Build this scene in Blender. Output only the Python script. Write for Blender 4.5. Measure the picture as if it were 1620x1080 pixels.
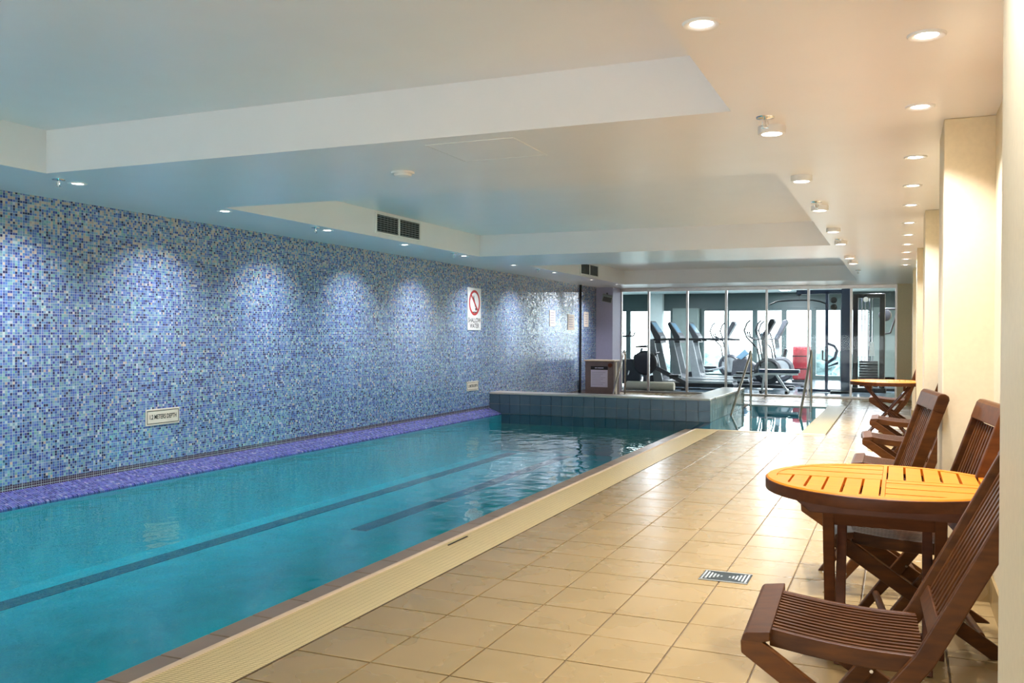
import bpy, bmesh, math, random
from mathutils import Matrix, Vector

for o in list(bpy.data.objects):
    bpy.data.objects.remove(o, do_unlink=True)
SC = bpy.context.scene
COL = SC.collection
random.seed(7)

# ------------------------------------------------------------------ camera
EYE = 1.3
YAW, PITCH, ROLL = .40233, .006915, .004746
rt = Vector((math.cos(YAW), math.sin(YAW), 0)); fw = Vector((-math.sin(YAW), math.cos(YAW), 0)); up = Vector((0, 0, 1))
fw, up = fw * math.cos(PITCH) - up * math.sin(PITCH), up * math.cos(PITCH) + fw * math.sin(PITCH)
rt, up = rt * math.cos(ROLL) + up * math.sin(ROLL), up * math.cos(ROLL) - rt * math.sin(ROLL)
cd = bpy.data.cameras.new('camera'); cam = bpy.data.objects.new('camera', cd); COL.objects.link(cam)
cam.matrix_world = Matrix(((rt.x, up.x, -fw.x, 0), (rt.y, up.y, -fw.y, 0), (rt.z, up.z, -fw.z, EYE), (0, 0, 0, 1)))
cd.sensor_width = 36; cd.lens = 1438 / 1620 * 36; cd.clip_start = .05; cd.clip_end = 500
SC.camera = cam

# ------------------------------------------------------------------ sky, exposure
W = bpy.data.worlds.new('overcast'); SC.world = W; W.use_nodes = True
bg = W.node_tree.nodes['Background']; bg.inputs[0].default_value = (.93, .97, 1, 1); bg.inputs[1].default_value = 7.5
vs = SC.view_settings
vs.view_transform = 'Standard'; vs.look = 'None'; vs.gamma = 1; vs.use_curve_mapping = False
vs.exposure = 0.6
SC.cycles.max_bounces = 8
LAMP_W = 12.0          # watts of one recessed lamp
LAMP_RGB = (.91, .91, 1)

# ------------------------------------------------------------------ helpers
def tag(o, label=None, cat=None, group=None, kind=None):
    if label: o['label'] = label
    if cat: o['category'] = cat
    if group: o['group'] = group
    if kind: o['kind'] = kind
    return o

def empty(name, loc=(0, 0, 0), rz=0, parent=None):
    o = bpy.data.objects.new(name, None); COL.objects.link(o)
    o.location = loc; o.rotation_euler = (0, 0, rz); o.empty_display_size = .1
    if parent: o.parent = parent
    return o

class MB:
    """collects shapes; build() links them as ONE mesh object"""
    def __init__(s): s.v = []; s.f = []
    def add(s, v, f):
        n = len(s.v); s.v += [tuple(p) for p in v]; s.f += [tuple(i + n for i in q) for q in f]; return s
    def box(s, x0, x1, y0, y1, z0, z1):
        v = [(x, y, z) for z in (z0, z1) for y in (y0, y1) for x in (x0, x1)]
        return s.add(v, [(0, 2, 3, 1), (4, 5, 7, 6), (0, 1, 5, 4), (2, 6, 7, 3), (0, 4, 6, 2), (1, 3, 7, 5)])
    def bar(s, a, b, w, t, side=(0, 1, 0)):
        """beam from a to b; w across 'side', t across the other direction"""
        a, b = Vector(a), Vector(b); d = (b - a).normalized(); sd = Vector(side)
        sd = (sd - d * sd.dot(d)).normalized(); n = d.cross(sd)
        v = [p + sd * (w / 2 * i) + n * (t / 2 * j) for p in (a, b) for i, j in ((-1, -1), (1, -1), (1, 1), (-1, 1))]
        return s.add(v, [(0, 1, 2, 3), (7, 6, 5, 4), (0, 4, 5, 1), (1, 5, 6, 2), (2, 6, 7, 3), (3, 7, 4, 0)])
    def prism(s, poly, a0, a1, axis='y'):
        """poly of 2-D points, extruded from a0 to a1 along axis ('y': points are x,z; 'z': x,y; 'x': y,z)"""
        def P(p, a):
            return {'y': (p[0], a, p[1]), 'z': (p[0], p[1], a), 'x': (a, p[0], p[1])}[axis]
        n = len(poly)
        v = [P(p, a0) for p in poly] + [P(p, a1) for p in poly]
        f = [tuple(range(n - 1, -1, -1)), tuple(range(n, 2 * n))] + [(i, (i + 1) % n, n + (i + 1) % n, n + i) for i in range(n)]
        return s.add(v, f)
    def tube(s, pts, r, n=10, closed=False):
        pts = [Vector(p) for p in pts]; m = len(pts); v = []; f = []; nrm = None
        for i, p in enumerate(pts):
            a = pts[(i - 1) % m] if (closed or i) else p; b = pts[(i + 1) % m] if (closed or i < m - 1) else p
            d = (b - a).normalized()
            if nrm is None: nrm = d.orthogonal().normalized()
            nrm = (nrm - d * nrm.dot(d)).normalized(); bn = d.cross(nrm)
            rr = r[i] if isinstance(r, (list, tuple)) else r
            v += [p + (nrm * math.cos(2 * math.pi * k / n) + bn * math.sin(2 * math.pi * k / n)) * rr for k in range(n)]
        for i in range(m if closed else m - 1):
            j = (i + 1) % m
            f += [(i * n + k, i * n + (k + 1) % n, j * n + (k + 1) % n, j * n + k) for k in range(n)]
        if not closed: f += [tuple(range(n - 1, -1, -1)), tuple(range((m - 1) * n, m * n))]
        return s.add(v, f)
    def lathe(s, prof, n=24, c=(0, 0, 0), axis='z'):
        """prof of (radius, height)"""
        v = []; f = []; m = len(prof)
        for r, h in prof:
            for k in range(n):
                a = 2 * math.pi * k / n; x, y = r * math.cos(a), r * math.sin(a)
                p = {'z': (x, y, h), 'y': (x, h, y), 'x': (h, x, y)}[axis]
                v.append((p[0] + c[0], p[1] + c[1], p[2] + c[2]))
        for i in range(m - 1):
            f += [(i * n + k, i * n + (k + 1) % n, (i + 1) * n + (k + 1) % n, (i + 1) * n + k) for k in range(n)]
        if prof[0][0] > 1e-5: f.append(tuple(range(n - 1, -1, -1)))
        if prof[-1][0] > 1e-5: f.append(tuple(range((m - 1) * n, m * n)))
        return s.add(v, f)
    def mesh(s, name, mat, smooth=False, recalc=True):
        me = bpy.data.meshes.new(name); me.from_pydata(s.v, [], s.f)
        if recalc:
            bm = bmesh.new(); bm.from_mesh(me); bmesh.ops.remove_doubles(bm, verts=bm.verts, dist=1e-6)
            bmesh.ops.recalc_face_normals(bm, faces=bm.faces); bm.to_mesh(me); bm.free()
        if mat: me.materials.append(mat)
        if smooth:
            me.polygons.foreach_set('use_smooth', [True] * len(me.polygons))
            try: me.set_sharp_from_angle(angle=math.radians(40))
            except Exception: pass
        return me
    def build(s, name, mat, parent=None, smooth=False, bevel=0, recalc=True):
        o = bpy.data.objects.new(name, s.mesh(name, mat, smooth, recalc)); COL.objects.link(o)
        if parent: o.parent = parent
        if bevel:
            b = o.modifiers.new('bevel', 'BEVEL'); b.width = bevel; b.segments = 2; b.limit_method = 'ANGLE'; b.harden_normals = False
        return o

def inst(name, me, parent, loc=(0, 0, 0), rot=(0, 0, 0), scale=(1, 1, 1)):
    o = bpy.data.objects.new(name, me); COL.objects.link(o)
    o.parent = parent; o.location = loc; o.rotation_euler = rot; o.scale = scale
    return o

def copy_tree(o, parent=None):
    c = o.copy(); COL.objects.link(c)
    if parent: c.parent = parent
    for ch in list(o.children): copy_tree(ch, c)
    return c

def text(name, body, size, mat, parent, M, sx=1.0, ext=.0004):
    cu = bpy.data.curves.new(name, 'FONT'); cu.body = body; cu.size = size; cu.align_x = 'CENTER'; cu.align_y = 'CENTER'; cu.extrude = ext; cu.offset = size * .018
    t = bpy.data.objects.new(name, cu); COL.objects.link(t); bpy.context.view_layer.update()
    dg = bpy.context.evaluated_depsgraph_get(); me = bpy.data.meshes.new_from_object(t.evaluated_get(dg)); me.name = name
    bpy.data.objects.remove(t, do_unlink=True)
    me.transform(Matrix.Diagonal((sx, 1, 1, 1))); me.materials.clear(); me.materials.append(mat)
    o = bpy.data.objects.new(name, me); COL.objects.link(o); o.parent = parent; o.matrix_local = M
    return o

ORD = ['first', 'second', 'third', 'fourth', 'fifth', 'sixth', 'seventh', 'eighth', 'ninth', 'tenth', 'eleventh', 'twelfth', 'thirteenth', 'fourteenth']

# ------------------------------------------------------------------ materials
class NT:
    def __init__(s, name):
        s.m = bpy.data.materials.new(name); s.m.use_nodes = True; s.t = s.m.node_tree; s.t.nodes.clear()
        s.out = s.t.nodes.new('ShaderNodeOutputMaterial')
    def n(s, kind, **kw):
        q = s.t.nodes.new('ShaderNode' + kind)
        for k, v in kw.items():
            if k.startswith('i_'): s.put(q.inputs[k[2:]], v)
            else: setattr(q, k, v)
        return q
    def put(s, sock, v):
        if hasattr(v, 'is_output') or isinstance(v, bpy.types.NodeSocket): s.t.links.new(v, sock)
        else:
            if sock.type == 'RGBA' and len(v) == 3: v = (*v, 1)
            sock.default_value = v
    def math(s, op, a, b=None, c=None):
        q = s.t.nodes.new('ShaderNodeMath'); q.operation = op
        for i, v in enumerate((a, b, c)):
            if v is not None: s.put(q.inputs[i], v)
        return q.outputs[0]
    def mix(s, f, a, b, mode='MIX'):
        q = s.t.nodes.new('ShaderNodeMix'); q.data_type = 'RGBA'; q.blend_type = mode
        s.put(q.inputs[0], f); s.put(q.inputs[6], a); s.put(q.inputs[7], b); return q.outputs[2]
    def ramp(s, f, stops, interp='LINEAR'):
        q = s.t.nodes.new('ShaderNodeValToRGB'); q.color_ramp.interpolation = interp; e = q.color_ramp.elements
        while len(e) < len(stops): e.new(.5)
        for i, (p, c) in enumerate(stops): e[i].position = p; e[i].color = (*c, 1)
        s.put(q.inputs[0], f); return q.outputs[0]
    def bsdf(s, **kw):
        b = s.n('BsdfPrincipled')
        for k, v in kw.items(): s.put(b.inputs[k], v)
        s.t.links.new(b.outputs[0], s.out.inputs[0]); return b
    def bump(s, h, strength=.2, dist=.01):
        q = s.n('Bump'); q.inputs['Strength'].default_value = strength; q.inputs['Distance'].default_value = dist
        s.put(q.inputs['Height'], h); return q.outputs[0]

def plain(name, col, rough=.5, metal=0, noise=.06, scale=12, bump=0, spec=.5):
    t = NT(name); tc = t.n('TexCoord'); nz = t.n('TexNoise'); nz.inputs['Scale'].default_value = scale; nz.inputs['Detail'].default_value = 4
    t.put(nz.inputs['Vector'], tc.outputs['Object'])
    lo = tuple(c * (1 - noise) for c in col); hi = tuple(min(1, c * (1 + noise)) for c in col)
    b = t.bsdf(**{'Base Color': t.ramp(nz.outputs[0], [(.3, lo), (.7, hi)]), 'Roughness': rough, 'Metallic': metal, 'Specular IOR Level': spec})
    if bump: t.put(b.inputs['Normal'], t.bump(nz.outputs[0], bump, .004))
    return t.m

def wood(name, dark, light, rough=.35, coat=0):
    t = NT(name); tc = t.n('TexCoord'); oi = t.n('ObjectInfo')
    mp = t.n('Mapping'); t.put(mp.inputs['Vector'], tc.outputs['Object']); mp.inputs['Scale'].default_value = (9, 40, 40)
    ad = t.n('VectorMath', operation='ADD'); t.put(ad.inputs[0], mp.outputs[0]); t.put(ad.inputs[1], oi.outputs['Random'])
    nz = t.n('TexNoise'); nz.inputs['Scale'].default_value = 1; nz.inputs['Detail'].default_value = 6; t.put(nz.inputs['Vector'], ad.outputs[0])
    c = t.ramp(nz.outputs[0], [(.3, dark), (.72, light)])
    c = t.mix(.35, c, t.ramp(oi.outputs['Random'], [(0, dark), (1, light)]))
    b = t.bsdf(**{'Base Color': c, 'Roughness': rough, 'Coat Weight': coat, 'Coat Roughness': .15, 'Specular IOR Level': .22})
    t.put(b.inputs['Normal'], t.bump(nz.outputs[0], .08, .002))
    return t.m

def mosaic(name, ax, pitch, stops, beige=True, grout=(.48, .54, .60), rough=.16, plum=True):
    """square glass tesserae on a world-space grid; ax = the two world axes of the surface"""
    t = NT(name); g = t.n('NewGeometry'); sp = t.n('SeparateXYZ'); t.put(sp.inputs[0], g.outputs['Position'])
    a = t.math('MULTIPLY', sp.outputs[ax[0]], 1 / pitch); b = t.math('MULTIPLY', sp.outputs[ax[1]], 1 / pitch)
    fa, fb = t.math('FLOOR', a), t.math('FLOOR', b)
    cb = t.n('CombineXYZ'); t.put(cb.inputs[0], fa); t.put(cb.inputs[1], fb)
    wn = t.n('TexWhiteNoise', noise_dimensions='2D'); t.put(wn.inputs['Vector'], cb.outputs[0])
    col = t.ramp(wn.outputs['Value'], stops, 'CONSTANT')
    hue = t.n('TexWhiteNoise', noise_dimensions='3D'); off = t.n('CombineXYZ'); t.put(off.inputs[0], fa); t.put(off.inputs[1], fb); off.inputs[2].default_value = 5.3
    t.put(hue.inputs['Vector'], off.outputs[0])
    col = t.mix(.18, col, hue.outputs['Color'], 'OVERLAY')
    if beige:
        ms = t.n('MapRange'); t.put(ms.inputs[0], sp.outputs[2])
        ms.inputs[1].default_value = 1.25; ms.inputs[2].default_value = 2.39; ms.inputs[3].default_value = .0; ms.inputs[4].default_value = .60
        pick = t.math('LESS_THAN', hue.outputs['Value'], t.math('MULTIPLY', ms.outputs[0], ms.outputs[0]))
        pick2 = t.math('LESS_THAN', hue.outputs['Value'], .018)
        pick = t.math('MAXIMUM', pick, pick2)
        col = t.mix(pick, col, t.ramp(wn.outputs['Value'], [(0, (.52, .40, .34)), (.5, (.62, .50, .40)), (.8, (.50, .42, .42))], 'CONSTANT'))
    if plum:
        low = t.math('LESS_THAN', sp.outputs[2], .078 + 2 * pitch)
        col = t.mix(low, col, (.055, .028, .06))
    ga, gb = t.math('FRACT', a), t.math('FRACT', b)
    # grout lines, wider where two mesh-backed sheets of tesserae meet
    sa = t.math('LESS_THAN', t.math('FRACT', t.math('DIVIDE', a, 4.)), .045); sb = t.math('LESS_THAN', t.math('FRACT', t.math('DIVIDE', b, 4.)), .045)
    gm = t.math('MAXIMUM', t.math('LESS_THAN', ga, .075), t.math('LESS_THAN', gb, .075))
    gm = t.math('MAXIMUM', gm, t.math('MAXIMUM', sa, sb))
    col = t.mix(gm, col, grout)
    # each tessera sits at a slightly different angle
    vs_ = t.n('VectorMath', operation='SUBTRACT'); t.put(vs_.inputs[0], hue.outputs['Color']); vs_.inputs[1].default_value = (.5, .5, .5)
    vm = t.n('VectorMath', operation='SCALE'); t.put(vm.inputs[0], vs_.outputs[0]); vm.inputs['Scale'].default_value = .10
    va = t.n('VectorMath', operation='ADD'); t.put(va.inputs[0], g.outputs['Normal']); t.put(va.inputs[1], vm.outputs[0])
    vn = t.n('VectorMath', operation='NORMALIZE'); t.put(vn.inputs[0], va.outputs[0])
    rg = t.math('ADD', t.math('MULTIPLY', gm, .5), rough)
    t.bsdf(**{'Base Color': col, 'Roughness': rg, 'Normal': vn.outputs[0], 'Specular IOR Level': .6})
    return t.m

def emit(name, col, s):
    t = NT(name); e = t.n('Emission'); t.put(e.inputs[0], col); e.inputs[1].default_value = s
    t.t.links.new(e.outputs[0], t.out.inputs[0]); return t.m

def water(name, tint, ripple=.13, scale=4.5, ior=1.33):
    t = NT(name); tc = t.n('NewGeometry'); mp = t.n('Mapping'); t.put(mp.inputs['Vector'], tc.outputs['Position']); mp.inputs['Scale'].default_value = (1, .8, 1)
    nz = t.n('TexNoise'); nz.inputs['Scale'].default_value = scale; nz.inputs['Detail'].default_value = 2.5; t.put(nz.inputs['Vector'], mp.outputs[0])
    nb = t.bump(nz.outputs[0], ripple, .06)
    fr = t.n('Fresnel'); fr.inputs['IOR'].default_value = ior; t.put(fr.inputs['Normal'], nb)
    tr = t.n('BsdfTransparent'); t.put(tr.inputs[0], tint)
    gl = t.n('BsdfGlossy'); gl.inputs['Roughness'].default_value = .015; t.put(gl.inputs['Normal'], nb)
    mx = t.n('MixShader'); t.put(mx.inputs[0], fr.outputs[0]); t.t.links.new(tr.outputs[0], mx.inputs[1]); t.t.links.new(gl.outputs[0], mx.inputs[2])
    t.t.links.new(mx.outputs[0], t.out.inputs[0]); return t.m

def glass(name, tint=(.93, .97, .97)):
    t = NT(name); fr = t.n('Fresnel'); fr.inputs['IOR'].default_value = 1.2
    tr = t.n('BsdfTransparent'); t.put(tr.inputs[0], tint); gl = t.n('BsdfGlossy'); gl.inputs['Roughness'].default_value = .01
    mx = t.n('MixShader'); t.put(mx.inputs[0], fr.outputs[0]); t.t.links.new(tr.outputs[0], mx.inputs[1]); t.t.links.new(gl.outputs[0], mx.inputs[2])
    t.t.links.new(mx.outputs[0], t.out.inputs[0]); return t.m

def floortile(name, a, b, c, rough=.3):
    t = NT(name); g = t.n('NewGeometry'); oi = t.n('ObjectInfo')
    nz = t.n('TexNoise'); nz.inputs['Scale'].default_value = 3; nz.inputs['Detail'].default_value = 2; t.put(nz.inputs['Vector'], g.outputs['Position'])
    col = t.ramp(nz.outputs[0], [(.3, a), (.55, b), (.75, c)])
    col = t.mix(t.math('MULTIPLY', oi.outputs['Random'], .5), col, a)
    rr = t.n('MapRange'); t.put(rr.inputs[0], nz.outputs[0]); rr.inputs[1].default_value = .35; rr.inputs[2].default_value = .65; rr.inputs[3].default_value = rough - .01; rr.inputs[4].default_value = rough + .02
    bs = t.bsdf(**{'Base Color': col, 'Roughness': rr.outputs[0]})
    return t.m

def ribbed(name, col, dark, pitch=.0165, ax=1, joint=.25):
    """cream ceramic with moulded anti-slip ribs"""
    t = NT(name); g = t.n('NewGeometry'); sp = t.n('SeparateXYZ'); t.put(sp.inputs[0], g.outputs['Position'])
    a = t.math('FRACT', t.math('MULTIPLY', sp.outputs[ax], 1 / pitch))
    b = t.math('FRACT', t.math('MULTIPLY', sp.outputs[1 - ax], 1 / .0325))
    gm = t.math('MAXIMUM', t.math('LESS_THAN', a, .22), t.math('LESS_THAN', b, .07))
    nz = t.n('TexNoise'); nz.inputs['Scale'].default_value = 9; t.put(nz.inputs['Vector'], g.outputs['Position'])
    c = t.mix(nz.outputs[0], col, tuple(x * .9 for x in col))
    bs = t.bsdf(**{'Base Color': t.mix(gm, c, dark), 'Roughness': .4})
    t.put(bs.inputs['Normal'], t.bump(t.math('SUBTRACT', 1, gm), .5, .003))
    return t.m

M = {}
BLUES = [(0, (.010, .016, .085)), (.09, (.030, .06, .26)), (.22, (.07, .145, .43)), (.42, (.11, .22, .48)), (.62, (.16, .30, .46)), (.76, (.23, .40, .54)), (.88, (.20, .39, .42)), (.96, (.50, .57, .63))]
M['mosaic'] = mosaic('blue_glass_mosaic', (1, 2), .0214, BLUES)
LEDGE = [(0, (.045, .05, .22)), (.25, (.08, .09, .36)), (.55, (.11, .12, .42)), (.8, (.15, .16, .46)), (.95, (.3, .3, .5))]
M['ledge'] = mosaic('violet_glass_mosaic', (1, 0), .0214, LEDGE, beige=False, plum=False, grout=(.30, .31, .52))
M['basin'] = plain('pool_basin_tile', (.09, .72, .78), .35, 0, .12, 3)
M['lane'] = plain('pool_lane_tile', (.02, .16, .20), .35, 0, .2, 5)
M['water'] = water('pool_water', (.06, .84, .88))
M['spawater'] = water('spa_water', (.55, .86, .92), .02, 4, 1.33)
M['tile'] = floortile('sand_floor_tile', (.36, .243, .098), (.39, .265, .110), (.42, .287, .122), .27)
M['grout'] = plain('brown_grout', (.16, .105, .05), .8, 0, .15, 30)
M['coping'] = floortile('brown_coping_tile', (.27, .19, .12), (.33, .24, .16), (.38, .29, .20), .35)
M['gutter'] = ribbed('cream_ribbed_tile', (.90, .70, .33), (.45, .31, .11))
M['grating'] = ribbed('ochre_grating', (.52, .38, .12), (.16, .10, .03), .02, 1)
M['cream'] = plain('cream_ceramic', (.78, .62, .36), .35, 0, .05)
M['lip'] = plain('pale_pink_lip', (.72, .58, .42), .35, 0, .05)
M['white'] = plain('white_ceiling_paint', (.90, .89, .895), .30, 0, .012, 3, 0, .45)
M['cream_wall'] = plain('cream_wall_paint', (.76, .64, .42), .55, 0, .03, 40, .12)
M['violet_wall'] = plain('lilac_wall_paint', (.44, .43, .60), .55, 0, .03, 20)
M['black'] = plain('black_plastic', (.012, .013, .016), .4, 0, .2)
M['darkgrey'] = plain('charcoal_plastic', (.05, .055, .065), .45, 0, .1)
M['grey'] = plain('grey_plastic', (.28, .31, .32), .5, 0, .08)
M['silver'] = plain('silver_paint', (.5, .53, .55), .3, .6, .05)
M['steel'] = plain('polished_steel', (.62, .58, .54), .16, 1, .05)
M['alu'] = plain('brushed_aluminium', (.55, .52, .50), .32, .85, .05)
M['navy'] = plain('navy_powder_coat', (.025, .05, .12), .35, 0, .1)
M['plate'] = plain('ivory_plate', (.80, .70, .58), .45, 0, .04)
M['whiteplate'] = plain('white_plastic', (.85, .85, .84), .4, 0, .02)
M['red'] = plain('sign_red', (.50, .02, .02), .45, 0, .05)
M['ink'] = plain('black_ink', (.012, .01, .01), .5, 0, .1)
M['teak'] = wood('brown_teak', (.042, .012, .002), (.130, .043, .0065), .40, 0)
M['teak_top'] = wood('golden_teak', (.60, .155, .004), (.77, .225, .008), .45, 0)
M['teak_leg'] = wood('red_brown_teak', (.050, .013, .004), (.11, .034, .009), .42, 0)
M['spatile'] = floortile('slate_blue_tile', (.045, .08, .115), (.06, .10, .135), (.075, .12, .155), .22)
M['spaside'] = floortile('sea_green_tile', (.16, .24, .24), (.23, .31, .28), (.32, .36, .27), .12)
M['spacap'] = floortile('pale_cap_tile', (.52, .44, .40), (.60, .50, .42), (.66, .56, .46), .3)
M['spagrout'] = plain('pale_grout', (.30, .27, .24), .7, 0, .1)
M['curb'] = floortile('pinkish_curb', (.42, .34, .28), (.48, .39, .32), (.53, .44, .36), .3)
M['glass'] = glass('clear_glass')
M['glass2'] = glass('window_glass', (.96, .98, .98))
M['gymfloor'] = plain('blue_rubber_floor', (.10, .14, .17), .22, 0, .12, 8)
M['gymceil'] = plain('gym_ceiling_paint', (.66, .76, .74), .6, 0, .03)
M['gymwall'] = plain('gym_green_wall', (.20, .26, .24), .6, 0, .05)
M['winframe'] = plain('dark_green_frame', (.05, .085, .085), .45, 0, .1)
M['screen'] = plain('blue_display', (.16, .30, .42), .2, 0, .15, 20)
M['padred'] = plain('red_vinyl', (.42, .045, .06), .4, 0, .2, 15)
M['mat'] = plain('beige_vinyl', (.62, .56, .42), .5, 0, .06)
M['leaf'] = plain('blue_green_foliage', (.10, .16, .17), .8, 0, .4, 3)
M['bark'] = plain('tree_bark', (.08, .06, .05), .9)
M['lawn'] = plain('grey_ground', (.30, .33, .33), .9, 0, .2, .5)
M['bounce_ground'] = plain('pale_bounce_paving', (.72, .70, .66), .8)
M['roof'] = plain('pale_roof', (.55, .53, .50), .8)
M['cabinet'] = plain('mauve_cabinet', (.17, .125, .125), .45, 0, .08)
M['paper'] = plain('lilac_paper', (.58, .56, .72), .6, 0, .02)
M['inkgrey'] = plain('grey_print', (.30, .28, .42), .6)
M['bulb'] = emit('lamp_lens', (1, .96, .9), 14)
M['chrome'] = plain('chrome', (.8, .8, .8), .12, 1, .03)
M['dark'] = plain('dark_void', (.02, .02, .022), .8)
M['brass'] = plain('drain_metal', (.018, .026, .022), .5, 0, .2, 40)
M['drainbar'] = plain('drain_bar_metal', (.50, .52, .48), .4, .3, .1)
M['brownwood'] = wood('lantern_wood', (.10, .03, .015), (.18, .06, .03))

# ------------------------------------------------------------------ dimensions
XL, XR, XP = -6.32, .43, .201          # tiled wall, recess wall, pier faces
ZC, ZP = 2.39, 2.683                   # ceiling, pit ceiling
YB, YG = -3.0, 20.4                    # wall behind the camera, glass wall
XE = -2.745                            # pool edge
ZW = -.012                             # water level
YS = 13.9                              # spa wall front

# ------------------------------------------------------------------ room shell
def struct(o): o['kind'] = 'structure'; return o

# floor: base slabs with openings for the pools, tiles on top
floor = struct(empty('floor'))
m = MB()
m.box(-2.60, .75, YB, 12.62, -.30, -.006)
m.box(-.885, .75, 12.62, YG + .08, -.30, -.006)
m.box(XL - .3, -.885, 17.9, YG + .08, -.30, -.006)
m.box(XL - .3, -3.03, 14.29, 17.9, -.30, -.006)
m.box(-3.03, -2.63, 17.2, 17.9, -.30, -.006)
m.build('grout_bed', M['grout'], floor)
TX0, TDX, TY0, TDY = -2.275, .352, 3.095, .3337
def tile_mesh(w, d):
    g, c = .0035, .003
    b = MB(); a = [(-w / 2 + g, -d / 2 + g), (w / 2 - g, -d / 2 + g), (w / 2 - g, d / 2 - g), (-w / 2 + g, d / 2 - g)]
    k = [(x - math.copysign(c, x), y - math.copysign(c, y)) for x, y in a]
    b.add([(x, y, -.006) for x, y in a] + [(x, y, -.0012) for x, y in a] + [(x, y, 0) for x, y in k],
          [(0, 1, 5, 4), (1, 2, 6, 5), (2, 3, 7, 6), (3, 0, 4, 7), (4, 5, 9, 8), (5, 6, 10, 9), (6, 7, 11, 10), (7, 4, 8, 11), (8, 9, 10, 11)])
    return b
areas = [(-2.275, XR, YB, 12.62), (-.885, XR, 12.62, YG - .03), (XL, -.885, 17.9, YG - .03), (XL, -3.03, 14.29, 17.9)]
cells = []
for ai, (ax0, ax1, ay0, ay1) in enumerate(areas):
    i0 = math.floor((ax0 - TX0) / TDX + 1e-4); i1 = math.ceil((ax1 - TX0) / TDX - 1e-4)
    j0 = math.floor((ay0 - TY0) / TDY + 1e-4); j1 = math.ceil((ay1 - TY0) / TDY - 1e-4)
    for j in range(j0, j1):
        for i in range(i0, i1):
            x0, x1 = max(ax0, TX0 + i * TDX), min(ax1, TX0 + (i + 1) * TDX)
            y0, y1 = max(ay0, TY0 + j * TDY), min(ay1, TY0 + (j + 1) * TDY)
            if x1 - x0 > .03 and y1 - y0 > .03: cells.append((x0, x1, y0, y1))
DR = (-.985, -.715, 4.855, 5.055)      # floor drain
def in_drain(c): return False
near = sorted([c for c in cells if c[2] > 2.3 and c[3] < 13], key=lambda c: c[2])[:298]
nearset = set(near)
cache = {}
for c in near:
    k = (round(c[1] - c[0], 3), round(c[3] - c[2], 3))
    if k not in cache: cache[k] = tile_mesh(*k).mesh('tile', M['tile'])
    inst('tile', cache[k], floor, ((c[0] + c[1]) / 2, (c[2] + c[3]) / 2, random.uniform(-.0006, .0006)))
m = MB()
for c in cells:
    if c in nearset: continue
    t = tile_mesh(c[1] - c[0], c[3] - c[2]); ox, oy = (c[0] + c[1]) / 2, (c[2] + c[3]) / 2
    m.add([(x + ox, y + oy, z) for x, y, z in t.v], t.f)
tag(m.build('far_tiles', M['tile'], floor), kind='stuff')

# ceiling with three raised pits
xs = [XL - .1, -5.37, -.757, .75]; ys = [YB, -1.0, 4.475, 6.263, 11.46, 13.25, 18.72, YG + .12]
m = MB()
for i in range(3):
    for j in range(7):
        pit = i == 1 and j in (1, 3, 5); z = ZP if pit else ZC
        x0, x1, y0, y1 = xs[i], xs[i + 1], ys[j], ys[j + 1]
        m.add([(x0, y0, z), (x0, y1, z), (x1, y1, z), (x1, y0, z)], [(0, 1, 2, 3)])
        if pit:
            for (a, b) in (((x0, y0), (x1, y0)), ((x1, y0), (x1, y1)), ((x1, y1), (x0, y1)), ((x0, y1), (x0, y0))):
                m.add([(*a, ZC), (*b, ZC), (*b, ZP), (*a, ZP)], [(0, 1, 2, 3)])
ceiling = m.build('ceiling', M['white'], recalc=True); struct(ceiling)

# tiled wall on the left
wl = MB().box(XL - .12, XL, YB, 19.715, -.9, ZC + .05).build('wall_left', M['mosaic']); struct(wl)
struct(MB().box(XL, XL + .035, 18.545, 18.60, .0, ZC).build('trim_1', M['dark']))
struct(MB().box(XL - .35, -5.93, 19.715, YG + .05, 0, ZC + .05).build('wall_end_left', M['violet_wall']))
# behind the camera: unseen end wall, its glazing added to bring daylight into the room
struct(MB().box(XL - .3, .9, YB - .12, YB, -.9, .10).box(XL - .3, .9, YB - .12, YB, 1.35, ZC + .4).build('wall_back', M['cream_wall']))
w3 = struct(empty('window_added'))
for k in range(8):
    x = XL + .05 + k * (XR - XL - .1) / 7; MB().box(x - .04, x + .04, YB - .10, YB - .02, .10, 1.35).build('mullion', M['alu'], w3)
    if k < 7: MB().box(x + .04, x + (XR - XL - .1) / 7 - .04, YB - .065, YB - .055, .10, 1.35).build('pane', M['glass2'], w3)
struct(MB().box(-40, 40, -60, YB - .12, -.2, -.05).build('ground_terrace_added', M['bounce_ground']))  # unseen paving, made pale to bounce daylight up to the ceiling

# right wall: recess wall and piers
wr = struct(empty('wall_right'))
MB().box(XR, XR + .3, YB, YG + .05, -.02, ZC + .05).build('recess_wall', M['cream_wall'], wr)
piers = [(-2.05, -1.5), (1.5, 2.21), (5.03, 5.56), (8.57, 9.10), (12.17, 12.70), (15.72, 16.25)]
for a, b in piers: MB().box(XP, XR + .01, a, b, 0, ZC).build('pier', M['cream_wall'], wr, bevel=.006)
MB().box(-.035, XR + .05, 20.22, YG + .05, 0, ZC + .02).build('pier', M['cream_wall'], wr, bevel=.006)
bb = struct(empty('baseboard_right'))
ysb = []
for k in range(len(piers)):
    ysb.append((piers[k][1], piers[k + 1][0] if k + 1 < len(piers) else 20.22))
for a, b in ysb:
    y = a
    while y < b - .02:
        e = min(y + .3337, b); MB().box(XR - .012, XR, y + .002, e - .002, 0, .14).build('skirting_tile', M['tile'], bb); y = e
for a, b in piers[1:]:
    MB().box(XP, XR - .012, a - .012, a, 0, .14).build('skirting_tile', M['tile'], bb)
    MB().box(XP - .012, XP, a - .012, b, 0, .14).build('skirting_tile', M['tile'], bb)

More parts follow.
